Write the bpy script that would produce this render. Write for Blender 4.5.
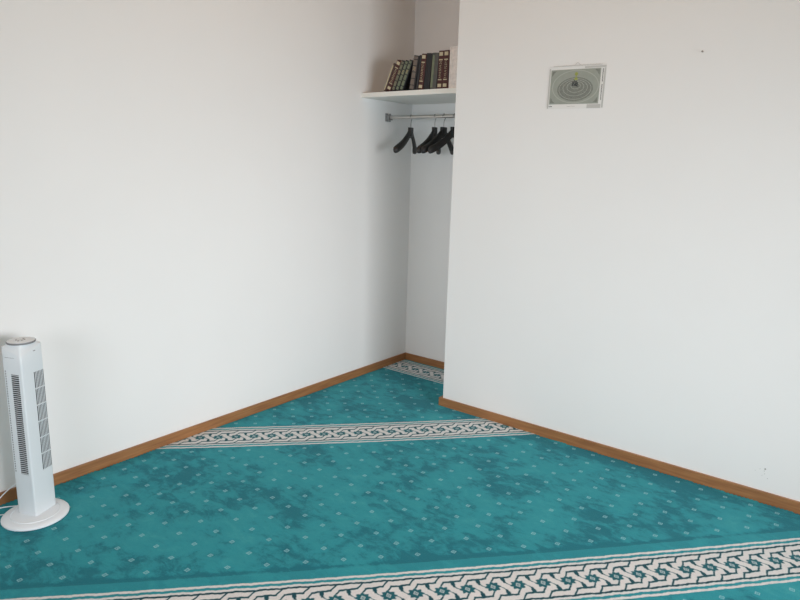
import bpy, bmesh, math, random
import numpy as np
from mathutils import Vector, Matrix, noise

# ------------------------------------------------------------------ scene set-up
S = bpy.context.scene
COL = S.collection
for o in list(bpy.data.objects):
    bpy.data.objects.remove(o)

F_PX, PITCH, ROLL, YAW = 646.42, 0.211353, 0.026956, -0.660935
CAM = Vector((2.91993, -3.83961, 1.5))
fw = Vector((math.sin(YAW) * math.cos(PITCH), math.cos(YAW) * math.cos(PITCH), -math.sin(PITCH)))
rt = Vector((math.cos(YAW), -math.sin(YAW), 0))
up = rt.cross(fw)
c_, s_ = math.cos(ROLL), math.sin(ROLL)
rx, ux = rt * c_ + up * s_, up * c_ - rt * s_
cam = bpy.data.cameras.new('camera')
cam.sensor_width = 36.0
cam.lens = F_PX / 800.0 * 36.0
cam.clip_start = 0.02
co = bpy.data.objects.new('camera', cam)
M = Matrix.Identity(4)
for i in range(3):
    M[i][0], M[i][1], M[i][2], M[i][3] = rx[i], ux[i], -fw[i], CAM[i]
co.matrix_world = M
COL.objects.link(co)
S.camera = co

W = bpy.data.worlds.new('World')
S.world = W
W.use_nodes = True
W.node_tree.nodes['Background'].inputs[0].default_value = (0.75, 0.87, 1.0, 1)
W.node_tree.nodes['Background'].inputs[1].default_value = 1.0

def area(name, loc, direction, sx, sy, power, colour, spread=180):
    l = bpy.data.lights.new(name, 'AREA')
    l.shape = 'RECTANGLE'
    l.size, l.size_y = sx, sy
    l.energy = power
    l.color = colour
    l.spread = math.radians(spread)
    o = bpy.data.objects.new(name, l)
    o.location = loc
    o.rotation_euler = Vector(direction).to_track_quat('-Z', 'Y').to_euler()
    COL.objects.link(o)
    return o

# daylight entering through the two windows the photograph does not show
area('window_daylight_side', (5.56, -2.5, 1.3), (-1, 0.12, -0.18), 2.4, 1.2, 43, (0.96, 0.965, 0.99), 84)
area('window_daylight_rear', (2.4, -5.26, 1.4), (-0.08, 1, -0.14), 2.2, 1.1, 26, (0.965, 0.96, 0.99), 100)

S.view_settings.view_transform = 'Standard'
S.view_settings.look = 'None'
S.view_settings.gamma = 1
S.view_settings.use_curve_mapping = False
S.view_settings.exposure = 0.0

# ------------------------------------------------------------------ helpers
def srgb(r, g, b):
    def f(c):
        c /= 255.0
        return c / 12.92 if c <= 0.04045 else ((c + 0.055) / 1.055) ** 2.4
    return (f(r), f(g), f(b), 1)

def mat(name, col, rough=0.5, metal=0.0, nscale=0.0, namt=0.0, bump=0.0, bscale=200.0, spec=0.5):
    m = bpy.data.materials.new(name)
    m.use_nodes = True
    nt = m.node_tree
    b = nt.nodes['Principled BSDF']
    b.inputs['Base Color'].default_value = col
    b.inputs['Roughness'].default_value = rough
    b.inputs['Metallic'].default_value = metal
    b.inputs['Specular IOR Level'].default_value = spec
    tc = nt.nodes.new('ShaderNodeTexCoord')
    if namt:
        n = nt.nodes.new('ShaderNodeTexNoise')
        n.inputs['Scale'].default_value = nscale
        n.inputs['Detail'].default_value = 4
        nt.links.new(tc.outputs['Object'], n.inputs['Vector'])
        r = nt.nodes.new('ShaderNodeMapRange')
        r.inputs['From Min'].default_value = 0.3
        r.inputs['From Max'].default_value = 0.7
        r.inputs['To Min'].default_value = 1 - namt
        r.inputs['To Max'].default_value = 1 + namt
        nt.links.new(n.outputs['Fac'], r.inputs['Value'])
        v = nt.nodes.new('ShaderNodeVectorMath')
        v.operation = 'SCALE'
        v.inputs[0].default_value = col[:3]
        nt.links.new(r.outputs['Result'], v.inputs['Scale'])
        nt.links.new(v.outputs['Vector'], b.inputs['Base Color'])
    if bump:
        n2 = nt.nodes.new('ShaderNodeTexNoise')
        n2.inputs['Scale'].default_value = bscale
        n2.inputs['Detail'].default_value = 3
        nt.links.new(tc.outputs['Object'], n2.inputs['Vector'])
        bp = nt.nodes.new('ShaderNodeBump')
        bp.inputs['Strength'].default_value = bump
        bp.inputs['Distance'].default_value = 0.002
        nt.links.new(n2.outputs['Fac'], bp.inputs['Height'])
        nt.links.new(bp.outputs['Normal'], b.inputs['Normal'])
    return m

def tag(o, label=None, cat=None, group=None, kind=None):
    if label: o['label'] = label
    if cat: o['category'] = cat
    if group: o['group'] = group
    if kind: o['kind'] = kind
    return o

def empty(name, loc=(0, 0, 0), rz=0.0):
    o = bpy.data.objects.new(name, None)
    o.empty_display_size = 0.05
    o.location = loc
    o.rotation_euler = (0, 0, rz)
    COL.objects.link(o)
    return o

def obj(name, bm, m, parent=None, smooth=False):
    me = bpy.data.meshes.new(name)
    bm.normal_update()
    bm.to_mesh(me)
    bm.free()
    for mm in (m if isinstance(m, (list, tuple)) else [m]):
        me.materials.append(mm)
    if smooth:
        for p in me.polygons:
            p.use_smooth = True
        me.set_sharp_from_angle(angle=math.radians(40))
    o = bpy.data.objects.new(name, me)
    COL.objects.link(o)
    if parent: o.parent = parent
    return o

def box(bm, x0, x1, y0, y1, z0, z1, mi=0, bev=0.0, mtx=None):
    vs = [bm.verts.new((x, y, z)) for z in (z0, z1) for y in (y0, y1) for x in (x0, x1)]
    idx = [(0, 2, 3, 1), (4, 5, 7, 6), (0, 1, 5, 4), (2, 6, 7, 3), (0, 4, 6, 2), (1, 3, 7, 5)]
    fs = [bm.faces.new([vs[i] for i in f]) for f in idx]
    for f in fs: f.material_index = mi
    if bev:
        es = list({e for f in fs for e in f.edges})
        r = bmesh.ops.bevel(bm, geom=es, offset=bev, segments=2, affect='EDGES', profile=0.6)
        for f in r['faces']: f.material_index = mi
        vs = list({v for f in r['faces'] for v in f.verts} | {v for v in vs if v.is_valid})
    if mtx is not None:
        bmesh.ops.transform(bm, matrix=mtx, verts=[v for v in vs if v.is_valid])
    return vs

def prism(bm, pts, z0, z1, mi=0):
    a = [bm.verts.new((x, y, z0)) for x, y in pts]
    b = [bm.verts.new((x, y, z1)) for x, y in pts]
    n = len(pts)
    fs = [bm.faces.new(a[::-1]), bm.faces.new(b)]
    for i in range(n):
        fs.append(bm.faces.new([a[i], a[(i + 1) % n], b[(i + 1) % n], b[i]]))
    for f in fs: f.material_index = mi
    return a + b

def tube(bm, pts, r, seg=10, caps=True, mi=0):
    pts = [Vector(p) for p in pts]
    rad = r if isinstance(r, (list, tuple)) else [r] * len(pts)
    rings = []
    prev = None
    for i, p in enumerate(pts):
        d = (pts[min(i + 1, len(pts) - 1)] - pts[max(i - 1, 0)]).normalized()
        if prev is None:
            a = d.cross(Vector((0, 0, 1)))
            if a.length < 1e-3: a = d.cross(Vector((1, 0, 0)))
        else:
            a = prev - d * prev.dot(d)
        a.normalize()
        prev = a
        b = d.cross(a)
        rings.append([bm.verts.new(p + (a * math.cos(t) + b * math.sin(t)) * rad[i])
                      for t in [2 * math.pi * k / seg for k in range(seg)]])
    for q in range(len(rings) - 1):
        for k in range(seg):
            f = bm.faces.new([rings[q][k], rings[q][(k + 1) % seg], rings[q + 1][(k + 1) % seg], rings[q + 1][k]])
            f.material_index = mi
    if caps:
        bm.faces.new(rings[0][::-1]).material_index = mi
        bm.faces.new(rings[-1]).material_index = mi

def lathe(bm, prof, cx=0.0, cy=0.0, seg=48, mi=0, sx=1.0, sy=1.0):
    rings = []
    for r, z in prof:
        if r < 1e-5:
            rings.append([bm.verts.new((cx, cy, z))])
        else:
            rings.append([bm.verts.new((cx + sx * r * math.cos(2 * math.pi * k / seg), cy + sy * r * math.sin(2 * math.pi * k / seg), z)) for k in range(seg)])
    for a, b in zip(rings, rings[1:]):
        for k in range(seg):
            k2 = (k + 1) % seg
            vs = [a[0], b[k2], b[k]] if len(a) == 1 else ([a[k], a[k2], b[0]] if len(b) == 1 else [a[k], a[k2], b[k2], b[k]])
            bm.faces.new(vs).material_index = mi

def bez(pts, n=12):
    """Catmull-Rom through the points"""
    P = [Vector(p) for p in pts]
    P = [P[0] * 2 - P[1]] + P + [P[-1] * 2 - P[-2]]
    out = []
    for i in range(1, len(P) - 2):
        for k in range(n):
            t = k / n
            a, b, c, d = P[i - 1], P[i], P[i + 1], P[i + 2]
            out.append(0.5 * ((2 * b) + (c - a) * t + (2 * a - 5 * b + 4 * c - d) * t * t + (3 * b - a - 3 * c + d) * t ** 3))
    out.append(P[-2])
    return out

# ------------------------------------------------------------------ materials
m_wall = mat('wall_paint', (0.80, 0.80, 0.79, 1), 0.85, nscale=1.3, namt=0.012, bump=0.12, bscale=260, spec=0.2)
m_ceil = mat('ceiling_paint', (0.88, 0.40, 0.08, 1), 0.9, spec=0.2)
m_slab = mat('screed', (0.35, 0.34, 0.32, 1), 0.9, nscale=6, namt=0.1)
m_white_board = mat('white_laminate', (0.80, 0.79, 0.74, 1), 0.45)
m_steel = mat('brushed_steel', (0.62, 0.60, 0.57, 1), 0.32, 1.0)
m_dsteel = mat('galvanised_bracket', (0.34, 0.34, 0.34, 1), 0.45, 0.8)
m_black = mat('black_plastic', (0.012, 0.012, 0.012, 1), 0.5, bump=0.05)
m_fan = mat('white_plastic', (0.70, 0.745, 0.775, 1), 0.35, nscale=4, namt=0.01)
m_base = mat('base_plastic', (0.80, 0.86, 0.91, 1), 0.55)
m_fdark = mat('grille_dark', (0.015, 0.016, 0.018, 1), 0.6)
m_fgrey = mat('grille_grey', (0.012, 0.013, 0.014, 1), 0.5)
m_dotg = mat('vent_slot_grey', (0.06, 0.065, 0.07, 1), 0.6)
m_panel = mat('control_ring', (0.20, 0.20, 0.21, 1), 0.5, 0.0)

def wood_mat(name, c1, c2):
    m = bpy.data.materials.new(name)
    m.use_nodes = True
    nt = m.node_tree
    b = nt.nodes['Principled BSDF']
    b.inputs['Roughness'].default_value = 0.45
    tc = nt.nodes.new('ShaderNodeTexCoord')
    mp = nt.nodes.new('ShaderNodeMapping')
    mp.inputs['Scale'].default_value = (6, 6, 90)
    n = nt.nodes.new('ShaderNodeTexNoise')
    n.inputs['Scale'].default_value = 1.0
    n.inputs['Detail'].default_value = 6
    r = nt.nodes.new('ShaderNodeValToRGB')
    r.color_ramp.elements[0].position = 0.33
    r.color_ramp.elements[1].position = 0.68
    r.color_ramp.elements[0].color = c1
    r.color_ramp.elements[1].color = c2
    L = nt.links.new
    L(tc.outputs['Object'], mp.inputs['Vector'])
    L(mp.outputs['Vector'], n.inputs['Vector'])
    L(n.outputs['Fac'], r.inputs['Fac'])
    L(r.outputs['Color'], b.inputs['Base Color'])
    return m
m_wood = wood_mat('oak_veneer', (0.25, 0.108, 0.040, 1), (0.36, 0.170, 0.064, 1))

# ------------------------------------------------------------------ room shell
WX, D, H = 0.7795, 0.6188, 2.75
XR, YR = 5.60, -5.30
T = 0.15
FZ = -0.012

def struct(name, bm, m, parent=None, smooth=False):
    o = obj(name, bm, m, parent, smooth)
    o['kind'] = 'structure'
    return o

bm = bmesh.new(); box(bm, -T, XR + T, YR - T, T, -0.15, FZ); struct('floor', bm, m_slab)
bm = bmesh.new(); box(bm, -T, XR + T, YR - T, T, H, H + 0.15); struct('ceiling', bm, m_ceil)
bm = bmesh.new(); box(bm, -T, 0, YR, T, FZ, H); wl = struct('wall_left', bm, m_wall)
bm = bmesh.new(); box(bm, 0, WX, 0, T, FZ, H); struct('wall_back', bm, m_wall)
bm = bmesh.new(); box(bm, WX, XR, -D, T, FZ, H); wr = struct('wall_right', bm, m_wall)

def wall_with_hole(axis, c0, c1, a0, a1, h0, h1, z0, z1):
    """wall slab between c0..c1 on its normal axis, a0..a1 along, with a window opening"""
    bm = bmesh.new()
    def bx(p0, p1, q0, q1):
        if axis == 'x': box(bm, c0, c1, p0, p1, q0, q1)
        else: box(bm, p0, p1, c0, c1, q0, q1)
    bx(a0, h0, FZ, H); bx(h1, a1, FZ, H); bx(h0, h1, FZ, z0); bx(h0, h1, z1, H)
    return bm
struct('wall_side', wall_with_hole('x', XR, XR + T, YR, -D, -3.7, -1.3, 0.7, 1.9), m_wall)
struct('wall_rear', wall_with_hole('y', YR - T, YR, -T, XR + T, 1.25, 3.55, 0.8, 2.0), m_wall)

def window(n, axis, c, a0, a1, z0, z1):
    bm = bmesh.new()
    w = 0.06
    def bx(p0, p1, q0, q1):
        if axis == 'x': box(bm, c - .03, c + .03, p0, p1, q0, q1, bev=0.004)
        else: box(bm, p0, p1, c - .03, c + .03, q0, q1, bev=0.004)
    bx(a0, a0 + w, z0, z1); bx(a1 - w, a1, z0, z1); bx(a0 + w, a1 - w, z0, z0 + w); bx(a0 + w, a1 - w, z1 - w, z1)
    mid = (a0 + a1) / 2
    bx(mid - .04, mid + .04, z0 + w, z1 - w)
    return struct('window_%d' % n, bm, m_white_board)
window(1, 'x', XR + 0.09, -3.7, -1.3, 0.7, 1.9)
window(2, 'y', YR - 0.09, 1.25, 3.55, 0.8, 2.0)

BH, BT = 0.0514, 0.012
def board(name, x0, x1, y0, y1):
    bm = bmesh.new()
    box(bm, x0, x1, y0, y1, FZ, BH, bev=0.0015)
    return struct(name, bm, m_wood)
board('baseboard_left', 0.0, BT, YR, 0.0)
board('baseboard_back', BT, WX, -BT, 0.0)
BI = 0.024
board('baseboard_right', WX - BI, XR, -D - BT, -D)
board('baseboard_inner', WX - BI, WX, -D, -BT)
board('baseboard_side', XR - BT, XR, YR, -D - BT)
board('baseboard_rear', BT, XR - BT, YR, YR + BT)

# ------------------------------------------------------------------ carpet
PU, PV, PB = 0.1446, 0.0833, 0.0985    # dot pitch, row pitch, border repeat

def carpet_material():
    m = bpy.data.materials.new('teal_prayer_carpet')
    m.use_nodes = True
    nt = m.node_tree
    N, L = nt.nodes.new, nt.links.new
    b = nt.nodes['Principled BSDF']
    b.inputs['Roughness'].default_value = 0.95
    b.inputs['Specular IOR Level'].default_value = 0.1
    b.inputs['Sheen Weight'].default_value = 0.25
    b.inputs['Sheen Roughness'].default_value = 0.5
    b.inputs['Sheen Tint'].default_value = (0.35, 0.8, 0.85, 1)

    def math_(op, a, bb=None, c=None):
        n = N('ShaderNodeMath'); n.operation = op
        for i, v in enumerate((a, bb, c)):
            if v is None: continue
            if isinstance(v, (int, float)): n.inputs[i].default_value = v
            else: L(v, n.inputs[i])
        return n.outputs[0]
    def rng(v, a0, a1, b0=0.0, b1=1.0, smooth=False):
        n = N('ShaderNodeMapRange')
        if smooth: n.interpolation_type = 'SMOOTHSTEP'
        L(v, n.inputs['Value'])
        n.inputs['From Min'].default_value = a0; n.inputs['From Max'].default_value = a1
        n.inputs['To Min'].default_value = b0; n.inputs['To Max'].default_value = b1
        return n.outputs['Result']
    def mix(f, a, bb):
        n = N('ShaderNodeMix'); n.data_type = 'RGBA'
        L(f, n.inputs[0]) if not isinstance(f, float) else setattr(n.inputs[0], 'default_value', f)
        for i, v in ((6, a), (7, bb)):
            if isinstance(v, tuple): n.inputs[i].default_value = v
            else: L(v, n.inputs[i])
        return n.outputs[2]
    tc = N('ShaderNodeTexCoord')
    pos = tc.outputs['Object']
    def noise_(scale, detail=3, rough=0.55, dist=0.0, stretch=None, off=(0, 0, 0)):
        v = pos
        if stretch or off != (0, 0, 0):
            mp = N('ShaderNodeMapping')
            mp.inputs['Location'].default_value = off
            if stretch:
                mp.inputs['Rotation'].default_value = (0, 0, stretch[0])
                mp.inputs['Scale'].default_value = (stretch[1], stretch[2], 1)
            L(pos, mp.inputs['Vector']); v = mp.outputs['Vector']
        n = N('ShaderNodeTexNoise')
        n.inputs['Scale'].default_value = scale; n.inputs['Detail'].default_value = detail
        n.inputs['Roughness'].default_value = rough; n.inputs['Distortion'].default_value = dist
        L(v, n.inputs['Vector'])
        return n.outputs['Fac']
    uvn = N('ShaderNodeUVMap'); uvn.uv_map = 'pattern'
    wob = N('ShaderNodeTexNoise'); wob.inputs['Scale'].default_value = 90.0
    L(pos, wob.inputs['Vector'])
    ws = N('ShaderNodeVectorMath'); ws.operation = 'MULTIPLY_ADD'
    L(wob.outputs['Color'], ws.inputs[0]); ws.inputs[1].default_value = (0.006, 0.006, 0); ws.inputs[2].default_value = (-.003, -.003, 0)
    wa = N('ShaderNodeVectorMath'); wa.operation = 'ADD'
    L(uvn.outputs['UV'], wa.inputs[0]); L(ws.outputs[0], wa.inputs[1])
    sep = N('ShaderNodeSeparateXYZ'); L(wa.outputs[0], sep.inputs[0])
    u, v = sep.outputs['X'], sep.outputs['Y']
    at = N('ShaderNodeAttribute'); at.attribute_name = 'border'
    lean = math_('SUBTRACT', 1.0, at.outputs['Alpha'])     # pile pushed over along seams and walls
    sc = N('ShaderNodeSeparateColor'); L(at.outputs['Color'], sc.inputs[0])
    white, dark, plain = sc.outputs[0], sc.outputs[1], sc.outputs[2]
    rings = []
    cores = []
    for ou, ov in ((0, 0), (0.5, 0.5)):
        fu = math_('FRACT', math_('ADD', math_('DIVIDE', u, PU), 0.5 + ou + 20))
        fv = math_('FRACT', math_('ADD', math_('DIVIDE', v, 2 * PV), 0.5 + ov + 20))
        a = math_('MULTIPLY', math_('ABSOLUTE', math_('SUBTRACT', fu, 0.5)), PU)
        c = math_('MULTIPLY', math_('ABSOLUTE', math_('SUBTRACT', fv, 0.5)), 2 * PV)
        d = math_('ADD', math_('DIVIDE', a, 0.0120), math_('DIVIDE', c, 0.0120))
        outer = rng(d, 0.95, 1.1, 1, 0)
        core = rng(math_('ABSOLUTE', math_('SUBTRACT', d, 0.42)), 0.10, 0.22, 1, 0)
        rings.append(outer); cores.append(core)
    dot = math_('MAXIMUM', rings[0], rings[1])
    core = math_('MULTIPLY', math_('MAXIMUM', cores[0], cores[1]), 0.85)
    dot = math_('MULTIPLY', dot, math_('SUBTRACT', 1.0, core))
    field = math_('SUBTRACT', 1.0, plain)
    dot = math_('MULTIPLY', math_('MULTIPLY', dot, field), 0.80)
    # brushed pile: patches leaning the other way
    big = noise_(4.6, 8, 0.68, 0.35)
    med = noise_(11.0, 7, 0.68, 0.5, stretch=(0.9, 1.0, 1.9), off=(3, 1, 0))
    vbig = noise_(1.7, 3, 0.5, 0.3, off=(4.0, 7.3, 0))
    s = math_('ADD', math_('MULTIPLY', big, 0.55), math_('MULTIPLY', med, 0.45))
    s = math_('ADD', s, math_('MULTIPLY', math_('SUBTRACT', vbig, 0.5), 0.35))
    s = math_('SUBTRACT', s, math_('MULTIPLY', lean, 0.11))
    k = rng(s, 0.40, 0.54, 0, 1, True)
    fine = noise_(420, 2, 0.7)
    k2 = math_('MAXIMUM', k, math_('MULTIPLY', plain, 0.75))
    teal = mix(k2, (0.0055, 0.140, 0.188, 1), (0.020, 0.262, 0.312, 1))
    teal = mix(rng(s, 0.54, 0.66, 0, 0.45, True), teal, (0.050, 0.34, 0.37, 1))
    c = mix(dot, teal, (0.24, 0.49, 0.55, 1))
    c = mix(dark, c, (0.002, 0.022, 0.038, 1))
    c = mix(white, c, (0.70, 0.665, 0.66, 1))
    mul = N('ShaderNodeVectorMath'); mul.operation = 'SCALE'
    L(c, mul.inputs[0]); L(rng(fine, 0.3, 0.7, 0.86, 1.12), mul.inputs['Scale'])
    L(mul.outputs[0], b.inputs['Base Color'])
    bp = N('ShaderNodeBump'); bp.inputs['Strength'].default_value = 0.5; bp.inputs['Distance'].default_value = 0.004
    hgt = math_('ADD', math_('MULTIPLY', s, 2.0), math_('MULTIPLY', fine, 0.35))
    L(hgt, bp.inputs['Height'])
    L(bp.outputs['Normal'], b.inputs['Normal'])
    return m
m_carpet = carpet_material()

def seg_d(u, v, a, b):
    ax, ay = a; bx_, by = b
    dx, dy = bx_ - ax, by - ay
    t = np.clip(((u - ax) * dx + (v - ay) * dy) / (dx * dx + dy * dy), 0, 1)
    return np.hypot(u - ax - t * dx, v - ay - t * dy)

def step(x, w=0.0012):
    return np.clip(0.5 - x / (2 * w), 0, 1)   # 1 where x<0

def border_masks(U, V, K):
    """U along the strip, V from its centre line; returns white, dark"""
    wv = 0.0013 * np.sin(U * 61 + 1.3) + 0.0009 * np.sin(U * 143 + V * 90) + 0.0006 * np.sin(U * 310)
    wu = 0.0009 * np.sin(V * 210 + U * 37)
    U = U + wu; V = V + wv
    av = np.abs(V)
    white = np.zeros_like(U)
    dark = np.zeros_like(U)
    for a, b in ((0.0875, 0.1000), (0.1145, 0.1275)):
        white = np.maximum(white, step(np.abs(av - (a + b) / 2) - (b - a) / 2))
    inside = step(av - 0.0800)
    white = np.maximum(white, inside)
    dark = np.maximum(dark, step(np.abs(av - 0.0825) - 0.0050))
    u = (K + 0.5) % 1.0 * PB - PB / 2
    lines = [((.109, .083), (.085, .0535), .0036), ((.083, .0500), (.017, .0485), .0052),
             ((.017, .048), (.004, .030), .0036),
             ((.050, .0420), (.0505, .034), .0085), ((.0505, .034), (.052, .022), .0055), ((.052, .022), (.060, .011), .0026), ((.060, .011), (.070, .003), .0020)]
    dd = np.full_like(U, 9.0)
    for (a, b, w) in lines:
        for sgn in (1, -1):
            for k in (-2, -1, 0, 1, 2):
                A = (a[0] * sgn + k * PB, a[1] * sgn); B = (b[0] * sgn + k * PB, b[1] * sgn)
                if max(A[0], B[0]) < -PB or min(A[0], B[0]) > PB: continue
                dd = np.minimum(dd, seg_d(u, V, A, B) - w)
    lines_d = dd.copy()
    # eight pointed star
    r = np.hypot(u / 1.12, V)
    th = np.arctan2(V, u / 1.12)
    f = np.abs(((th / (math.pi / 4)) + 0.5) % 1.0 - 0.5) * 2
    dd = np.minimum(dd, (r - (0.0290 - 0.0085 * f)) * 0.8)
    d = step(dd) * inside
    # pale lozenge in the star
    q = np.abs(u * 0.9 + V * 0.25) / 0.0095 + np.abs(V * 0.95 - u * 0.2) / 0.0125
    loz = step((q - 1) * 0.008) * (1 - 0.9 * step((np.abs(q - 0.42) - 0.20) * 0.008))
    white = white * (1 - dark)
    white = np.where(inside > 0.5, (1 - d), white) * (1 - dark)
    white = np.maximum(white, loz * 0.75)
    dark = np.maximum(dark, np.maximum(d * 0.72, step(lines_d) * inside * 0.92)) * (1 - loz * 0.9)
    return white, dark

def grid_piece(name, label, ang, origin, u_rng, zones, keep, dot_off, bend=lambda U, V: 0.0 * U, shear=0.0, seam=False):
    """carpet piece laid at an angle; zones = [(v0, v1, cell, border centre or None, border phase, plain)]"""
    ca, sa = math.cos(ang), math.sin(ang)
    allv, allf, allc, alluv = [], [], [], []
    base = 0
    for (v0, v1, cell, bc, ph, plain) in zones:
        nu = int(math.ceil((u_rng[1] - u_rng[0]) / cell)); nv = max(1, int(round((v1 - v0) / cell)))
        us = u_rng[0] + cell * np.arange(nu + 1); vs = np.linspace(v0, v1, nv + 1)
        U, V = np.meshgrid(us, vs)
        Vw = V + bend(U, V)
        X = origin[0] + U * ca - Vw * sa; Y = origin[1] + U * sa + Vw * ca
        if bc is not None: wmask, dmask = border_masks(U, V - bc, ph(U))
        else: wmask = np.zeros_like(U); dmask = np.zeros_like(U)
        ok = keep(X, Y)
        q = ok[:-1, :-1] & ok[1:, :-1] & ok[:-1, 1:] & ok[1:, 1:]
        idx = np.arange(U.size).reshape(U.shape)
        f = np.stack([idx[:-1, :-1][q], idx[:-1, 1:][q], idx[1:, 1:][q], idx[1:, :-1][q]], 1)
        used = np.unique(f)
        remap = -np.ones(U.size, int); remap[used] = np.arange(len(used))
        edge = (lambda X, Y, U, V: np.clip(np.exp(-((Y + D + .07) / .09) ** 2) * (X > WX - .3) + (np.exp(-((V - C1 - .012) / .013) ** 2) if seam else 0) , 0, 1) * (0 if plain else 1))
        Z = 0.0006 * np.sin(X * 31 + 2 * np.sin(Y * 9)) * np.cos(Y * 27) - 0.0006
        allv.append(np.stack([X.ravel()[used], Y.ravel()[used], Z.ravel()[used]], 1))
        allf.append(remap[f] + base)
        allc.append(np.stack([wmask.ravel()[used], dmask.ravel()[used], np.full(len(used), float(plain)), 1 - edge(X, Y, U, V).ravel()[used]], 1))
        alluv.append(np.stack([U.ravel()[used] - dot_off[0] - shear * (V.ravel()[used] - dot_off[1]), V.ravel()[used] - dot_off[1]], 1))
        base += len(used)
    v = np.concatenate(allv); f = np.concatenate(allf); c = np.concatenate(allc); uv = np.concatenate(alluv)
    me = bpy.data.meshes.new(name)
    me.vertices.add(len(v)); me.vertices.foreach_set('co', v.astype(np.float32).ravel())
    me.loops.add(f.size); me.loops.foreach_set('vertex_index', f.astype(np.int32).ravel())
    me.polygons.add(len(f))
    me.polygons.foreach_set('loop_start', np.arange(0, f.size, 4, dtype=np.int32))
    me.polygons.foreach_set('loop_total', np.full(len(f), 4, dtype=np.int32))
    me.update(calc_edges=True)
    at = me.attributes.new('border', 'FLOAT_COLOR', 'POINT')
    at.data.foreach_set('color', c.astype(np.float32).ravel())
    ul = me.uv_layers.new(name='pattern')
    ul.data.foreach_set('uv', uv[f.ravel()].astype(np.float32).ravel())
    me.materials.append(m_carpet)
    me.polygons.foreach_set('use_smooth', np.ones(len(f), dtype=bool))
    me.validate()
    o = bpy.data.objects.new(name, me)
    COL.objects.link(o)
    tag(o, label, 'carpet')
    return o

TH = math.radians(47.8)
def room(X, Y):
    main = (X > BT - .004) & (X < XR - BT + .002) & (Y < -D - BT + .004) & (Y > YR + BT - .002)
    niche = (X > BT - .004) & (X < WX - BI + .004) & (Y < -BT + .004) & (Y > -D - BT - .02)
    return main | niche
SEAM = -0.632
S1, S2 = -2.7605, -1.3585
C1, C2 = -2.583, -1.2300       # seams of the diagonal strips (V)
sn, cs = math.sin(TH), math.cos(TH)
# the diagonal strips were laid slightly bowed: offset across the strip, and the measured repeat along it
def bend(U, V): return np.interp(V, [-1.9, -1.45], [0.0095, 0.0165]) * np.clip(U, -2.2, 1.6) ** 2
KU = np.array([-0.6385, -0.5473, -0.4490, -0.3540, -0.2600, -0.1650, -0.0700, 0.0264, 0.1240, 0.2206, 0.3160, 0.4070, 0.5055, 0.6063, 0.7085, 0.8031, 0.9023, 0.9986, 1.0967])
def phase1(U): return np.where(U < KU[0], (U - KU[0]) / 0.0955, np.where(U > KU[-1], (U - KU[-1]) / 0.0985 + 18, np.interp(U, KU, np.arange(19.0)))) + 20
def phase2(U): return (U + 0.6047) / 0.0956 + 30
def phase3(U): return (U - 0.0200) / 0.0985 + 20

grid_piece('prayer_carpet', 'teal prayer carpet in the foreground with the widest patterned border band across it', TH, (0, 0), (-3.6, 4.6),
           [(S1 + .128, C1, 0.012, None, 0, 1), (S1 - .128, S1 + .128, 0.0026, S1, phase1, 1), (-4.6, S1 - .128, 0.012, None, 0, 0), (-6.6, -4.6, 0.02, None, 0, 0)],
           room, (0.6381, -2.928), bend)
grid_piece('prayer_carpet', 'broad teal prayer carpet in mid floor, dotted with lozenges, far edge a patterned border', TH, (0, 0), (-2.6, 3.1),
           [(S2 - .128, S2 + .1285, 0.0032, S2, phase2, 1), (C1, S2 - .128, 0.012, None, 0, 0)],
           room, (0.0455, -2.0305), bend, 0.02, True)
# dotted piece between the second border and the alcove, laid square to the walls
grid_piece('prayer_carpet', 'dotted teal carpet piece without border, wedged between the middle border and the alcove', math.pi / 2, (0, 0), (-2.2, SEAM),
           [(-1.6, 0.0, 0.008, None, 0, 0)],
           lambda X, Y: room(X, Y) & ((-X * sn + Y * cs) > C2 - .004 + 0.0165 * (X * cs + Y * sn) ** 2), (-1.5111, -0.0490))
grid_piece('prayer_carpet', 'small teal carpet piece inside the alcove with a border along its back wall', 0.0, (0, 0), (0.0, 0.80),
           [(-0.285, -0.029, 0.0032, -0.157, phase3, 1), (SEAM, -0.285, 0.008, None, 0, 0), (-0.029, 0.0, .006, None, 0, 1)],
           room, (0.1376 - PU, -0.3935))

# ------------------------------------------------------------------ shelf
SD, SZ, ST = 0.5518, 1.9268, 0.0292
bm = bmesh.new()
box(bm, 0.0005, WX - 0.0005, -SD, -0.0005, SZ - ST, SZ, bev=0.0012)
o = obj('alcove_shelf', bm, m_white_board)
tag(o, 'white laminate shelf spanning the alcove above the clothes rail', 'shelf')

# ------------------------------------------------------------------ clothes rail
RY, RZ = -0.277, 1.7910
root = empty('clothes_rail', (0, RY, RZ))
tag(root, 'steel clothes rail across the alcove under the white shelf', 'clothes rail')
bm = bmesh.new()
tube(bm, [(0.006, 0, 0), (WX - 0.006, 0, 0)], 0.0115, 20)
obj('rail', bm, m_steel, root, True)
for sx in (0, 1):
    bm = bmesh.new()
    x0, x1 = (0.0005, 0.006) if sx == 0 else (WX - 0.006, WX - 0.0005)
    box(bm, x0, x1, -0.028, 0.028, -0.027, 0.027, bev=0.001)
    xa, xb = (0.0055, 0.028) if sx == 0 else (WX - 0.028, WX - 0.0055)
    # open socket: bottom lip and two cheeks around the rail
    box(bm, xa, xb, -0.019, 0.019, -0.018, -0.0135, bev=0.0006)
    box(bm, xa, xb, -0.019, -0.0135, -0.0135, 0.014, bev=0.0006)
    box(bm, xa, xb, 0.0135, 0.019, -0.0135, 0.014, bev=0.0006)
    br = obj('bracket', bm, m_dsteel, root)
    for zz in (-0.0225, 0.0225):
        bm = bmesh.new()
        xs = (0.006, 0.0085) if sx == 0 else (WX - 0.0085, WX - 0.006)
        tube(bm, [(xs[0], 0, zz), (xs[1], 0, zz)], 0.004, 10)
        obj('screw', bm, m_steel, br, True)

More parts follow.
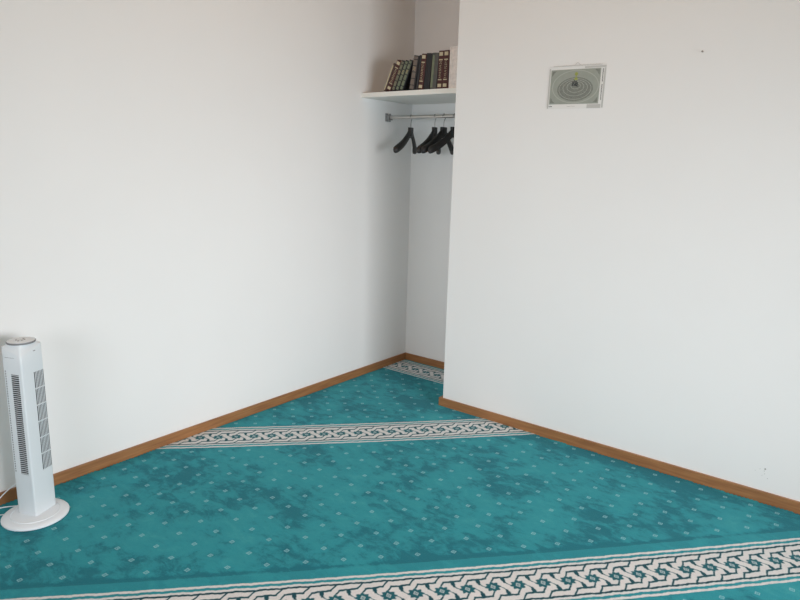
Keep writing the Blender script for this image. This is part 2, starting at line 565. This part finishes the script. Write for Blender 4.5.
# ------------------------------------------------------------------ hangers
def hanger_body():
    bm = bmesh.new()
    n = 22
    for sgn in (1, -1):
        rings = []
        for i in range(n + 1):
            t = i / n
            s = 0.200 * t
            drop = -0.016 - 0.132 * (t ** 1.05) - 0.014 * math.sin(math.pi * min(1, t * 1.0))
            fwd = 0.036 * t ** 1.9
            hh = (0.032 * (1 - t) + 0.023 * t) * (1.0 if t < 0.93 else math.sqrt(max(0.05, 1 - ((t - .93) / .075) ** 2)))
            th = 0.0065 + 0.0125 * (t ** 1.4)
            if t > .93: th *= math.sqrt(max(0.08, 1 - ((t - .93) / .08) ** 2))
            if t < 0.08: hh = 0.032; drop = -0.028 - t * 0.1
            ring = []
            for k in range(12):
                a = 2 * math.pi * k / 12
                cx, cz = math.cos(a), math.sin(a)
                px = math.copysign(abs(cx) ** 0.7, cx) * th
                pz = math.copysign(abs(cz) ** 0.7, cz) * hh
                ring.append(bm.verts.new((-fwd + px, sgn * s, drop + pz)))
            rings.append(ring)
        for a, b in zip(rings, rings[1:]):
            for k in range(12):
                vs = [a[k], a[(k + 1) % 12], b[(k + 1) % 12], b[k]]
                bm.faces.new(vs if sgn > 0 else vs[::-1])
        bm.faces.new(rings[-1] if sgn > 0 else rings[-1][::-1])
    box(bm, -0.0100, 0.0100, -0.030, 0.030, -0.052, 0.006, bev=0.003)
    bmesh.ops.recalc_face_normals(bm, faces=bm.faces)
    return bm

def hanger_hook():
    bm = bmesh.new()
    R_ = 0.0185
    pts = [(0, 0, 0.008), (0, 0, 0.030)]
    cz = 0.0700 - R_ + 0.0175
    cz = 0.0690
    for i in range(19):
        a = math.radians(-55 + 235 * i / 18)
        pts.append((0, -R_ * 0.0 + R_ * math.cos(a), cz + R_ * math.sin(a)))
    pts.insert(2, (0, 0.004, 0.044))
    tube(bm, bez(pts, 3), 0.0023, 8)
    return bm

hang0 = empty('coat_hanger', (0, 0, 0))
hb = obj('body', hanger_body(), m_black, hang0, True)
hk = obj('hook', hanger_hook(), m_dsteel, hang0, True); hk['label'] = 'thin metal hook'
tag(hang0, 'x', 'hanger', 'black coat hangers on the alcove rail')
spots = [(0.202, 18, 'leftmost black coat hanger, hanging apart from the others on the rail'),
         (0.398, 16, 'black coat hanger second from the left on the steel rail'),
         (0.469, 5, 'black coat hanger third from the left, overlapping the one nearest the wall edge'),
         (0.552, -5, 'rightmost black coat hanger, half hidden by the white wall edge')]
for i, (x, a, lab) in enumerate(spots):
    if i == 0: h = hang0
    else:
        h = hang0.copy(); COL.objects.link(h)
        for ch in (hb, hk):
            c = ch.copy(); COL.objects.link(c); c.parent = h
    h.location = (x, RY, RZ + 0.0115 - 0.0690 - 0.0185 + 0.0021)
    h.rotation_euler = (0, 0, math.radians(a))
    h['label'] = lab

# ------------------------------------------------------------------ books
m_gilt = mat('gilt', (0.50, 0.38, 0.20, 1), 0.5, 0.2)
m_cream = mat('cream_label', (0.52, 0.45, 0.30, 1), 0.7)
m_pages = mat('page_edges', (0.62, 0.54, 0.42, 1), 0.9)
def cover(name, c): return mat(name, c, 0.55, nscale=60, namt=0.12)
m_red = cover('maroon_leather', (0.060, 0.014, 0.012, 1))
m_brown = cover('brown_leather', (0.050, 0.022, 0.014, 1))
m_olive = cover('olive_cloth', (0.155, 0.145, 0.095, 1))
m_green = cover('greyed_green_cloth', (0.15, 0.17, 0.11, 1))
m_grey = cover('grey_brown_cloth', (0.15, 0.12, 0.10, 1))
m_dark = cover('black_leather', (0.010, 0.010, 0.012, 1))
m_slate = cover('slate_cloth', (0.075, 0.075, 0.068, 1))
m_pale = cover('pale_pink_card', (0.72, 0.66, 0.62, 1))

rnd = random.Random(4)
def squiggles(bm, x0, x1, z0, z1, y, n, rr):
    """little rows of flowing script strokes"""
    for k in range(n):
        zc = z0 + (z1 - z0) * (k + 0.5) / n
        hh = (z1 - z0) / n * 0.36
        xa = x0 + (x1 - x0) * rr.uniform(0.0, 0.2); xb = x1 - (x1 - x0) * rr.uniform(0.0, 0.2)
        pts = [(xa + (xb - xa) * t / 4, y, zc + hh * rr.uniform(-1, 1)) for t in range(5)]
        tube(bm, pts, 0.0011, 5)

def bit(name, m, parent, *boxes_):
    """each box a part of its own"""
    for bb in boxes_:
        bm = bmesh.new(); box(bm, *bb); obj(name, bm, m, parent)

def book(label, x, w, h, d, lean, m, style, m2=None):
    """x = left bottom of the spine on the shelf; lean in degrees, top towards +x"""
    L = math.radians(lean)
    root = empty('book', (x, -SD + 0.012, SZ + 0.0004 + w * math.sin(L)))
    root.rotation_euler = (0, L, 0)
    tag(root, label, 'book', 'books on the alcove shelf')
    bm = bmesh.new()
    t = 0.0022
    n = 6
    front = [(w * i / n, -0.0035 * math.sin(math.pi * i / n)) for i in range(n + 1)]
    prism(bm, front + [(w, 0.006), (0, 0.006)], 0, h)
    box(bm, 0, t, 0.004, d, 0, h); box(bm, w - t, w, 0.004, d, 0, h)
    cv = obj('cover', bm, m, root)
    bm = bmesh.new()
    box(bm, t, w - t, 0.006, d - 0.004, 0.003, h - 0.003)
    obj('pages', bm, m_pages, root)
    ys = -0.0042
    rr = random.Random(int(x * 1e4))
    if style == 'panel':      # cream blocks head and foot, title between
        for z0, z1 in ((.865, .960), (.045, .13), (.745, .775), (.225, .25)):
            bit('label_panel', m_cream, cv, (w * .16, w * .84, ys - .0004, 0, h * z0, h * z1))
        bm = bmesh.new()
        squiggles(bm, w * .25, w * .75, h * .27, h * .73, ys, 10, rr)
        obj('spine_title', bm, m_cream, cv)
    elif style == 'bands':    # cloth panel on a dark binding, crossed by dark bands
        bit('spine_panel', m2, cv, (w * .12, w * .80, ys - .0002, 0, h * .03, h * .97))
        for f in (.14, .33, .52, .70, .88):
            bit('spine_band', m_dark, cv, (w * .10, w * .82, ys - .0007, 0, h * f - .0022, h * f + .0022))
        bm = bmesh.new()
        squiggles(bm, w * .2, w * .7, h * .56, h * .68, ys, 3, rr)
        obj('spine_title', bm, m_gilt, cv)
    elif style == 'strip':    # dark spine with one pale strip down it
        bit('label_panel', m2, cv, (w * .08, w * .46, ys - .0004, 0, h * .04, h * .93))
    return root

book('thin cream leaning book at the far left end of the shelf row', 0.1780, 0.0190, 0.178, 0.13, 25.2, m_brown, 'strip', m_cream)
book('maroon leaning book with cream spine panels, next to the thin cream one', 0.2005, 0.0350, 0.192, 0.14, 26.0, m_red, 'panel')
book('first olive leaning book, right of the maroon leaning one', 0.2430, 0.0265, 0.188, 0.14, 24.5, m_dark, 'bands', m_olive)
book('middle one of the three olive leaning books', 0.2750, 0.0265, 0.186, 0.14, 23.8, m_dark, 'bands', m_green)
book('last of the olive leaning books, rightmost leaning beside the dark gap', 0.3070, 0.0265, 0.186, 0.14, 23.0, m_dark, 'bands', m_green)
book('wide grey-brown book tilted slightly, left of a thin black book', 0.3810, 0.0420, 0.200, 0.15, 9.1, m_dark, 'bands', m_grey)
book('thin black book between grey-brown and maroon books', 0.4285, 0.0160, 0.201, 0.15, 7.6, m_dark, 'none')
book('maroon book with cream panels tilted between two black books', 0.4495, 0.0350, 0.206, 0.15, 6.4, m_red, 'panel')
book('wide all-black book in the middle of the shelf', 0.4895, 0.0420, 0.206, 0.15, 5.2, m_dark, 'none')
book('slate book with a pale strip, left of the upright maroon pair', 0.5380, 0.0450, 0.205, 0.15, 3.6, m_slate, 'strip', m_green)
book('left one of the upright maroon pair with cream panels', 0.5895, 0.0360, 0.214, 0.16, 1.9, m_red, 'panel')
book('right one of the upright maroon pair, touching the white book', 0.6280, 0.0360, 0.214, 0.16, 1.4, m_red, 'panel')
book('tall pale white book at the right end beside the wall edge', 0.6730, 0.0540, 0.231, 0.17, 0.0, m_pale, 'none')

# ------------------------------------------------------------------ wall calendar
m_paper = mat('calendar_paper', (0.74, 0.74, 0.72, 1), 0.6)
m_paper2 = mat('calendar_grey_margin', (0.50, 0.50, 0.48, 1), 0.6)
m_art = mat('calendar_print', (0.30, 0.325, 0.285, 1), 0.6, nscale=30, namt=0.05)
m_art2 = mat('calendar_print_pale', (0.40, 0.42, 0.38, 1), 0.6)
m_ring = mat('calendar_ring_dark', (0.19, 0.205, 0.18, 1), 0.6, nscale=260, namt=0.25)
m_ink = mat('calendar_ink', (0.02, 0.025, 0.03, 1), 0.6)
m_gold = mat('calendar_finial', (0.30, 0.34, 0.08, 1), 0.6)
cal = empty('wall_calendar', (1.5012, -D - 0.0008, 1.8886))
cal.rotation_euler = (0, math.radians(0.6), 0)
tag(cal, 'grey-green printed calendar sheet with oval ring design hanging on the right wall', 'calendar')
CW, CH = 0.1500, 0.1045
bm = bmesh.new()
box(bm, -CW, CW, -0.0016, 0, -CH, CH)
obj('backing_sheet', bm, m_paper, cal)
def flat(pts, y, th=0.00035):
    """polygon in the sheet's x,z plane with real thickness"""
    bm = bmesh.new()
    a = [bm.verts.new((x, y, z)) for x, z in pts]; b = [bm.verts.new((x, y - th, z)) for x, z in pts]
    n = len(pts)
    bm.faces.new(a); bm.faces.new(b[::-1])
    for i in range(n): bm.faces.new([a[i], b[i], b[(i + 1) % n], a[(i + 1) % n]])
    bmesh.ops.recalc_face_normals(bm, faces=bm.faces)
    return bm
def rect(x0, x1, z0, z1): return [(x0, z0), (x1, z0), (x1, z1), (x0, z1)]
for rc in ((0.040, CW - .001, CH - 0.016, CH - .007), (0.066, CW - .013, -CH + .001, -CH + 0.020),
           (-CW + .001, -CW + .008, -CH + .002, CH - .012), (CW - 0.009, CW - .001, -CH + .003, CH - .018)):
    obj('margin', flat(rect(*rc), -0.0016), m_paper2, cal)
art = obj('printed_picture', flat([(-0.139, -0.082), (0.124, -0.082), (0.124, 0.086), (-0.139, 0.086)], -0.0018), m_art, cal)
def ell(cx, cz, a, b, n=48): return [(cx + a * math.cos(2 * math.pi * k / n), cz + b * math.sin(2 * math.pi * k / n)) for k in range(n)]
def ell_ring(cx, cz, a, b, wdt, y, n=64):
    bm = bmesh.new()
    o_, i_ = ell(cx, cz, a, b, n), ell(cx, cz, a - wdt, b - wdt * .75, n)
    for k in range(n):
        k2 = (k + 1) % n
        A = [bm.verts.new((p[0], y, p[1])) for p in (o_[k], o_[k2], i_[k2], i_[k])]
        B = [bm.verts.new((p[0], y - .0002, p[1])) for p in (o_[k], o_[k2], i_[k2], i_[k])]
        bm.faces.new(A[::-1]); bm.faces.new(B)
        bm.faces.new([A[0], A[1], B[1], B[0]]); bm.faces.new([A[2], A[3], B[3], B[2]])
    bmesh.ops.remove_doubles(bm, verts=bm.verts, dist=1e-6)
    bmesh.ops.recalc_face_normals(bm, faces=bm.faces)
    return bm
AX = -0.004
obj('halo', ell_ring(AX, 0.002, 0.124, 0.080, 0.004, -0.00215), m_art2, art)
disc = obj('oval_disc', flat(ell(AX, -0.0105, 0.095, 0.058), -0.0022), m_ring, art)
for i in range(4):
    obj('oval_ring', ell_ring(AX + .001 * i, -0.0095 + i * 0.0050, 0.086 - 0.020 * i, 0.0510 - 0.0120 * i, 0.0022, -0.0026), m_art2, art)
obj('finial_ball', flat(ell(AX + .002, 0.0630, 0.0085, 0.0085, 20), -0.0026), m_gold, art)
obj('finial_stem', flat(rect(AX - .0002, AX + .0042, 0.0465, 0.056), -0.0026), m_gold, art)
obj('finial_dome', flat([(AX - .008, 0.034), (AX + .012, 0.034), (AX + .008, 0.046), (AX - .004, 0.046)], -0.0026), m_gold, art)
r5 = random.Random(11)
bm = bmesh.new()
for k in range(7):
    x = AX - 0.018 + 0.0045 * k; z = 0.016 + r5.uniform(-.008, .010)
    tube(bm, bez([(x, -0.0028, z + 0.011), (x + 0.005, -0.0028, z + .002), (x - 0.001, -0.0028, z - 0.007), (x + .007, -0.0028, z - .010)], 4), 0.0014, 6)
obj('script', bm, m_ink, art)
for sx, sz in ((-1, 1), (1, 1), (-1, -1), (1, -1)):
    cx = -0.0075 + sx * 0.1255; cz = 0.002 + sz * 0.078
    obj('corner_ornament', flat([(cx, cz), (cx - sx * 0.024, cz), (cx - sx * .015, cz - sz * .007), (cx - sx * .010, cz - sz * .013), (cx - sx * .006, cz - sz * .020), (cx, cz - sz * .026)], -0.0022), m_ring, art)
bm = bmesh.new()
for k in range(24):
    z = 0.080 - 0.0062 * k
    if k in (10, 11): continue
    tube(bm, [(0.1335, -0.0018, z + .0024), (0.1365 + r5.uniform(-.001, .0012), -0.0018, z), (0.134, -0.0018, z - .0022)], 0.0014, 5)
obj('printed_text', bm, m_ink, cal); bm = bmesh.new()
for x0_ in (-0.140, -.135, -.130, -.126): tube(bm, [(x0_, -0.0018, -0.0945 + r5.uniform(-.002, .002)), (x0_ + .003, -0.0018, -0.0905), (x0_ + .004, -.0018, -.095)], 0.0010, 5)
obj('printed_text', bm, m_ink, cal); bm = bmesh.new()
for x0_ in range(9): tube(bm, [(-0.040 + .005 * x0_, -0.0018, -0.0935 + r5.uniform(-.001, .001)), (-0.037 + .005 * x0_, -.0018, -.092)], 0.0005, 5)
obj('printed_text', bm, m_ink, cal)
bm = bmesh.new()
pts_ = []
for k in range(35):
    x = -0.128 + 0.0074 * k
    pts_ += [(x, -0.0024, CH - .0045), (x + .0012, -0.003, CH - .001), (x + .0024, -0.002, CH + .0022), (x + .0048, -0.0016, CH - .0030)]
tube(bm, pts_, 0.0006, 5)
obj('spiral_binding', bm, m_paper2, cal)
bm = bmesh.new()
tube(bm, bez([(-0.016, -0.002, CH), (-0.008, -0.002, CH + .006), (0, -0.002, CH + .0125), (0.008, -0.002, CH + .006), (0.016, -0.002, CH)], 5), 0.0009, 6)
obj('hanger_wire', bm, m_paper2, cal)

# ------------------------------------------------------------------ nail and wall marks
m_mark = mat('scuff', (0.30, 0.31, 0.30, 1), 0.9)
nl = empty('wall_nail', (2.0865, -D, 2.0111))
tag(nl, 'tiny steel nail in the right wall, up and right of the calendar', 'nail')
bm = bmesh.new(); tube(bm, [(0, 0.004, 0), (0, -0.012, 0.001)], 0.0016, 8); obj('shank', bm, m_dsteel, nl, True)
bm = bmesh.new(); tube(bm, [(0, -0.012, 0.001), (0, -0.0135, 0.0012)], 0.0042, 12); obj('head', bm, m_dsteel, nl, True)
def marks(name, parent, centre, plane, n, spread, seed):
    rr = random.Random(seed); bm = bmesh.new()
    for k in range(n):
        a, b = rr.gauss(0, spread), rr.gauss(0, spread); r = rr.uniform(.0008, .0018) if k else .0040
        pts = [(a + r * math.cos(t * math.pi / 4), b + r * math.sin(t * math.pi / 4)) for t in range(8)]
        va = []
        for p in pts:
            va.append(bm.verts.new((centre[0] + p[0], centre[1] - .0003, centre[2] + p[1]) if plane == 'y' else (centre[0] + .0003, centre[1] + p[0], centre[2] + p[1])))
        c = bm.faces.new(va)
    bmesh.ops.recalc_face_normals(bm, faces=bm.faces)
    o = obj(name, bm, m_mark, parent); return o
marks('scuff_mark', wr, (2.5697, -D, 0.1338), 'y', 7, 0.02, 3)

# ------------------------------------------------------------------ tower fan
FR = Vector((-0.036, 0.0885)).normalized()     # along the louvred face
ang = math.atan2(FR.y, FR.x)
FC = Vector((0.1966, -2.8036))
fan = empty('tower_fan', (FC.x, FC.y, 0.0005), ang)
tag(fan, 'white tower fan on a round base standing beside the left wall', 'fan')
# local axes: +x along the louvred face away from the front edge, -y is the louvred face, -x is the slotted side
A, B = 0.056, 0.049
def rrect(a, b, r, n=5, rf=None):
    pts = []
    for (cx, cy, t0, rr_) in ((a, b, 0, r), (-a, b, 90, r), (-a, -b, 180, rf or r), (a, -b, 270, r)):
        x = cx - math.copysign(rr_, cx); y = cy - math.copysign(rr_, cy)
        for k in range(n + 1):
            t = math.radians(t0 + 90 * k / n)
            pts.append((x + rr_ * math.cos(t), y + rr_ * math.sin(t)))
    return pts
bm = bmesh.new()
lathe(bm, [(0.0, 0.0), (0.122, 0.0), (0.1265, 0.003), (0.127, 0.008), (0.124, 0.0115), (0.105, 0.0150), (0.070, 0.020), (0.0, 0.022)], -0.0218, -0.0099, 72)
fb = obj('base', bm, m_base, fan, True)
bm = bmesh.new()
lathe(bm, [(0.090, 0.0150), (0.092, 0.0190), (0.094, 0.0150)], -0.0218, -0.0099, 64)
obj('base_rim', bm, m_base, fb, True)

Z0, Z1 = 0.021, 0.750
# body wall with openings: built as a shell of panels
gz0, gz1 = 0.203, 0.632     # side slots
lz0, lz1 = 0.204, 0.630     # louvres
sec = rrect(A, B, 0.014, 5, 0.007)
def loft(bm, secs, caps=True, mi=0):
    rings = [[bm.verts.new((x, y, z)) for x, y in pts] for pts, z in secs]
    n = len(rings[0])
    for a, b in zip(rings, rings[1:]):
        for k in range(n):
            bm.faces.new([a[k], a[(k + 1) % n], b[(k + 1) % n], b[k]]).material_index = mi
    if caps:
        bm.faces.new(rings[0][::-1]).material_index = mi; bm.faces.new(rings[-1]).material_index = mi
def sc(k): return [(x * k, y * k) for x, y in sec]
bm = bmesh.new()
def top_z(x, y, z):
    w = max(0.0, (-x / A - y / B) / 2) ** 1.6
    return z - 0.036 * w
RD = 0.0515
def ring_pts(k, z):   # k = 0 the body outline, k = 1 the round of the control disc
    out = []
    for x, y in sec:
        a = math.atan2(y, x)
        out.append((x * (1 - k) + RD * math.cos(a) * k, y * (1 - k) + RD * math.sin(a) * k, z))
    return out
n_ = len(sec)
levels = [[(x * 1.01, y * 1.01, Z0) for x, y in sec], [(x, y, Z0 + .03) for x, y in sec], [(x, y, 0.66) for x, y in sec],
          [(x, y, top_z(x, y, 0.738)) for x, y in sec],
          [(x * .975, y * .975, top_z(x, y, 0.7425)) for x, y in sec],
          [(p[0], p[1], 0.7455 - 0.036 * 0.35 * max(0.0, (-x / A - y / B) / 2) ** 1.6) for p, (x, y) in zip(ring_pts(.75, 0), sec)],
          ring_pts(1.0, 0.751), ring_pts(1.0, 0.752)]
rings_ = [[bm.verts.new(p) for p in lv] for lv in levels]
for a_, b_ in zip(rings_, rings_[1:]):
    for k in range(n_):
        bm.faces.new([a_[k], a_[(k + 1) % n_], b_[(k + 1) % n_], b_[k]])
bm.faces.new(rings_[0][::-1]); bm.faces.new(rings_[-1])
body = obj('body', bm, m_fan, fan, True)
# recesses cut by boolean
def cutter(x0, x1, y0, y1, z0, z1):
    b = bmesh.new(); box(b, x0, x1, y0, y1, z0, z1)
    me = bpy.data.meshes.new('cut'); b.to_mesh(me); b.free()
    return bpy.data.objects.new('cut', me)
SX0, SX1 = -A - .01, -A + .012
cuts = [cutter(SX0, SX1, -0.031, 0.009, gz0, gz1),
        cutter(0.000, 0.0500, -B - .01, -B + .012, lz0, lz1)]
for ccc in cuts:
    COL.objects.link(ccc); ccc.parent = fan
    md = body.modifiers.new('b', 'BOOLEAN'); md.operation = 'DIFFERENCE'; md.solver = 'EXACT'; md.object = ccc
bpy.context.view_layer.update()
dg = bpy.context.evaluated_depsgraph_get()
nm = bpy.data.meshes.new_from_object(body.evaluated_get(dg))
body.modifiers.clear(); body.data = nm
for ccc in cuts: bpy.data.objects.remove(ccc)
# dark linings
bm = bmesh.new(); box(bm, -A + .0028, -A + .0118, -0.0308, 0.0088, gz0 + .0003, gz1 - .0003); obj('intake_lining', bm, m_fdark, body)
bm = bmesh.new(); box(bm, 0.0003, 0.0497, -B + .0034, -B + .0118, lz0 + .0003, lz1 - .0003); obj('outlet_lining', bm, m_fgrey, body)
# horizontal bars over the side intake
bm = bmesh.new()
nb = 49
for k in range(nb):
    z = gz0 + (gz1 - gz0) * (k + 0.5) / nb
    box(bm, -A - .0002, -A + .0015, -0.031, 0.009, z - 0.0012, z + 0.0012)
obj('intake_grille', bm, m_fan, fan)
# vertical louvres and cross bars on the front
bm = bmesh.new()
for k in range(6):
    x = 0.0071 + 0.0071 * k
    box(bm, x - .0015, x + .0015, -B + .0004, -B + .0018, lz0, lz1)
obj('outlet_louvre', bm, m_fan, fan)
for k in range(1, 6):
    z = lz0 + (lz1 - lz0) * k / 6
    bm = bmesh.new()
    box(bm, 0.000, 0.0500, -B - .0004, -B + .004, z - 0.0018, z + 0.0018)
    obj('cross_bar', bm, m_fan, fan)
# column of small vent holes further back on the side
bm = bmesh.new()
for k in range(42):
    z = gz0 + .01 + (gz1 - gz0) * k / 41
    box(bm, -A - .0004, -A + .0006, 0.0310, 0.0345, z - 0.0028, z + 0.0028)
obj('vent_slot', bm, m_dotg, body)
# top control disc
bm = bmesh.new()
lathe(bm, [(0, Z1 + .001), (0.0515, Z1 + .001), (0.0530, Z1 + .005), (0.0520, Z1 + .0085), (0.0500, Z1 + .0085)], 0, 0, 48)
ring = obj('control_ring', bm, m_panel, fan, True)
bm = bmesh.new()
lathe(bm, [(0.0502, Z1 + .006), (0.0502, Z1 + .0088), (0.038, Z1 + .0105), (0.0, Z1 + .0115)], 0, 0, 48)
obj('control_panel', bm, m_base, fan, True)
for bx_, by in ((-0.018, -0.006), (-0.006, -0.012), (0.008, -0.010), (0.016, 0.004), (-0.012, 0.012)):
    bm = bmesh.new()
    lathe(bm, [(0.0034, Z1 + .009), (0.0034, Z1 + .0125), (0.0, Z1 + .0128)], bx_, by, 14)
    obj('button', bm, m_panel, ring, True)
# receiver window and embossed badge on the louvred face
bm = bmesh.new(); box(bm, 0.006, 0.017, -B - .0004, -B + .001, 0.7160, 0.7195, bev=.0003); obj('sensor', bm, m_panel, body)
bm = bmesh.new(); box(bm, -A - .0003, -A + .001, -0.016, 0.032, 0.7000, 0.7008); obj('panel_joint', bm, m_dotg, body)
# power cord behind the base
inv = Matrix.Translation((FC.x, FC.y, 0.0005)) @ Matrix.Rotation(ang, 4, 'Z')
inv = inv.inverted()
def loc(p): return inv @ Vector(p)
cordw = [(0.165, -2.790, 0.020), (0.120, -2.795, 0.016), (0.085, -2.835, .0035), (0.050, -2.885, 0.0032), (0.030, -2.960, 0.0032), (0.07, -3.05, 0.0032), (0.10, -3.2, .0032), (0.05, -3.4, .0032)]
bm = bmesh.new()
tube(bm, [loc(p) for p in bez(cordw, 8)], 0.0026, 8)
tube(bm, [loc(p) for p in bez([(0.165, -2.77, 0.040), (0.10, -2.76, .085), (0.050, -2.80, 0.095), (0.025, -2.86, 0.055), (0.035, -2.925, 0.006), (0.08, -2.945, .0035), (0.115, -2.905, .0035)], 8)], 0.0024, 8)
obj('power_cord', bm, m_base, fan, True)
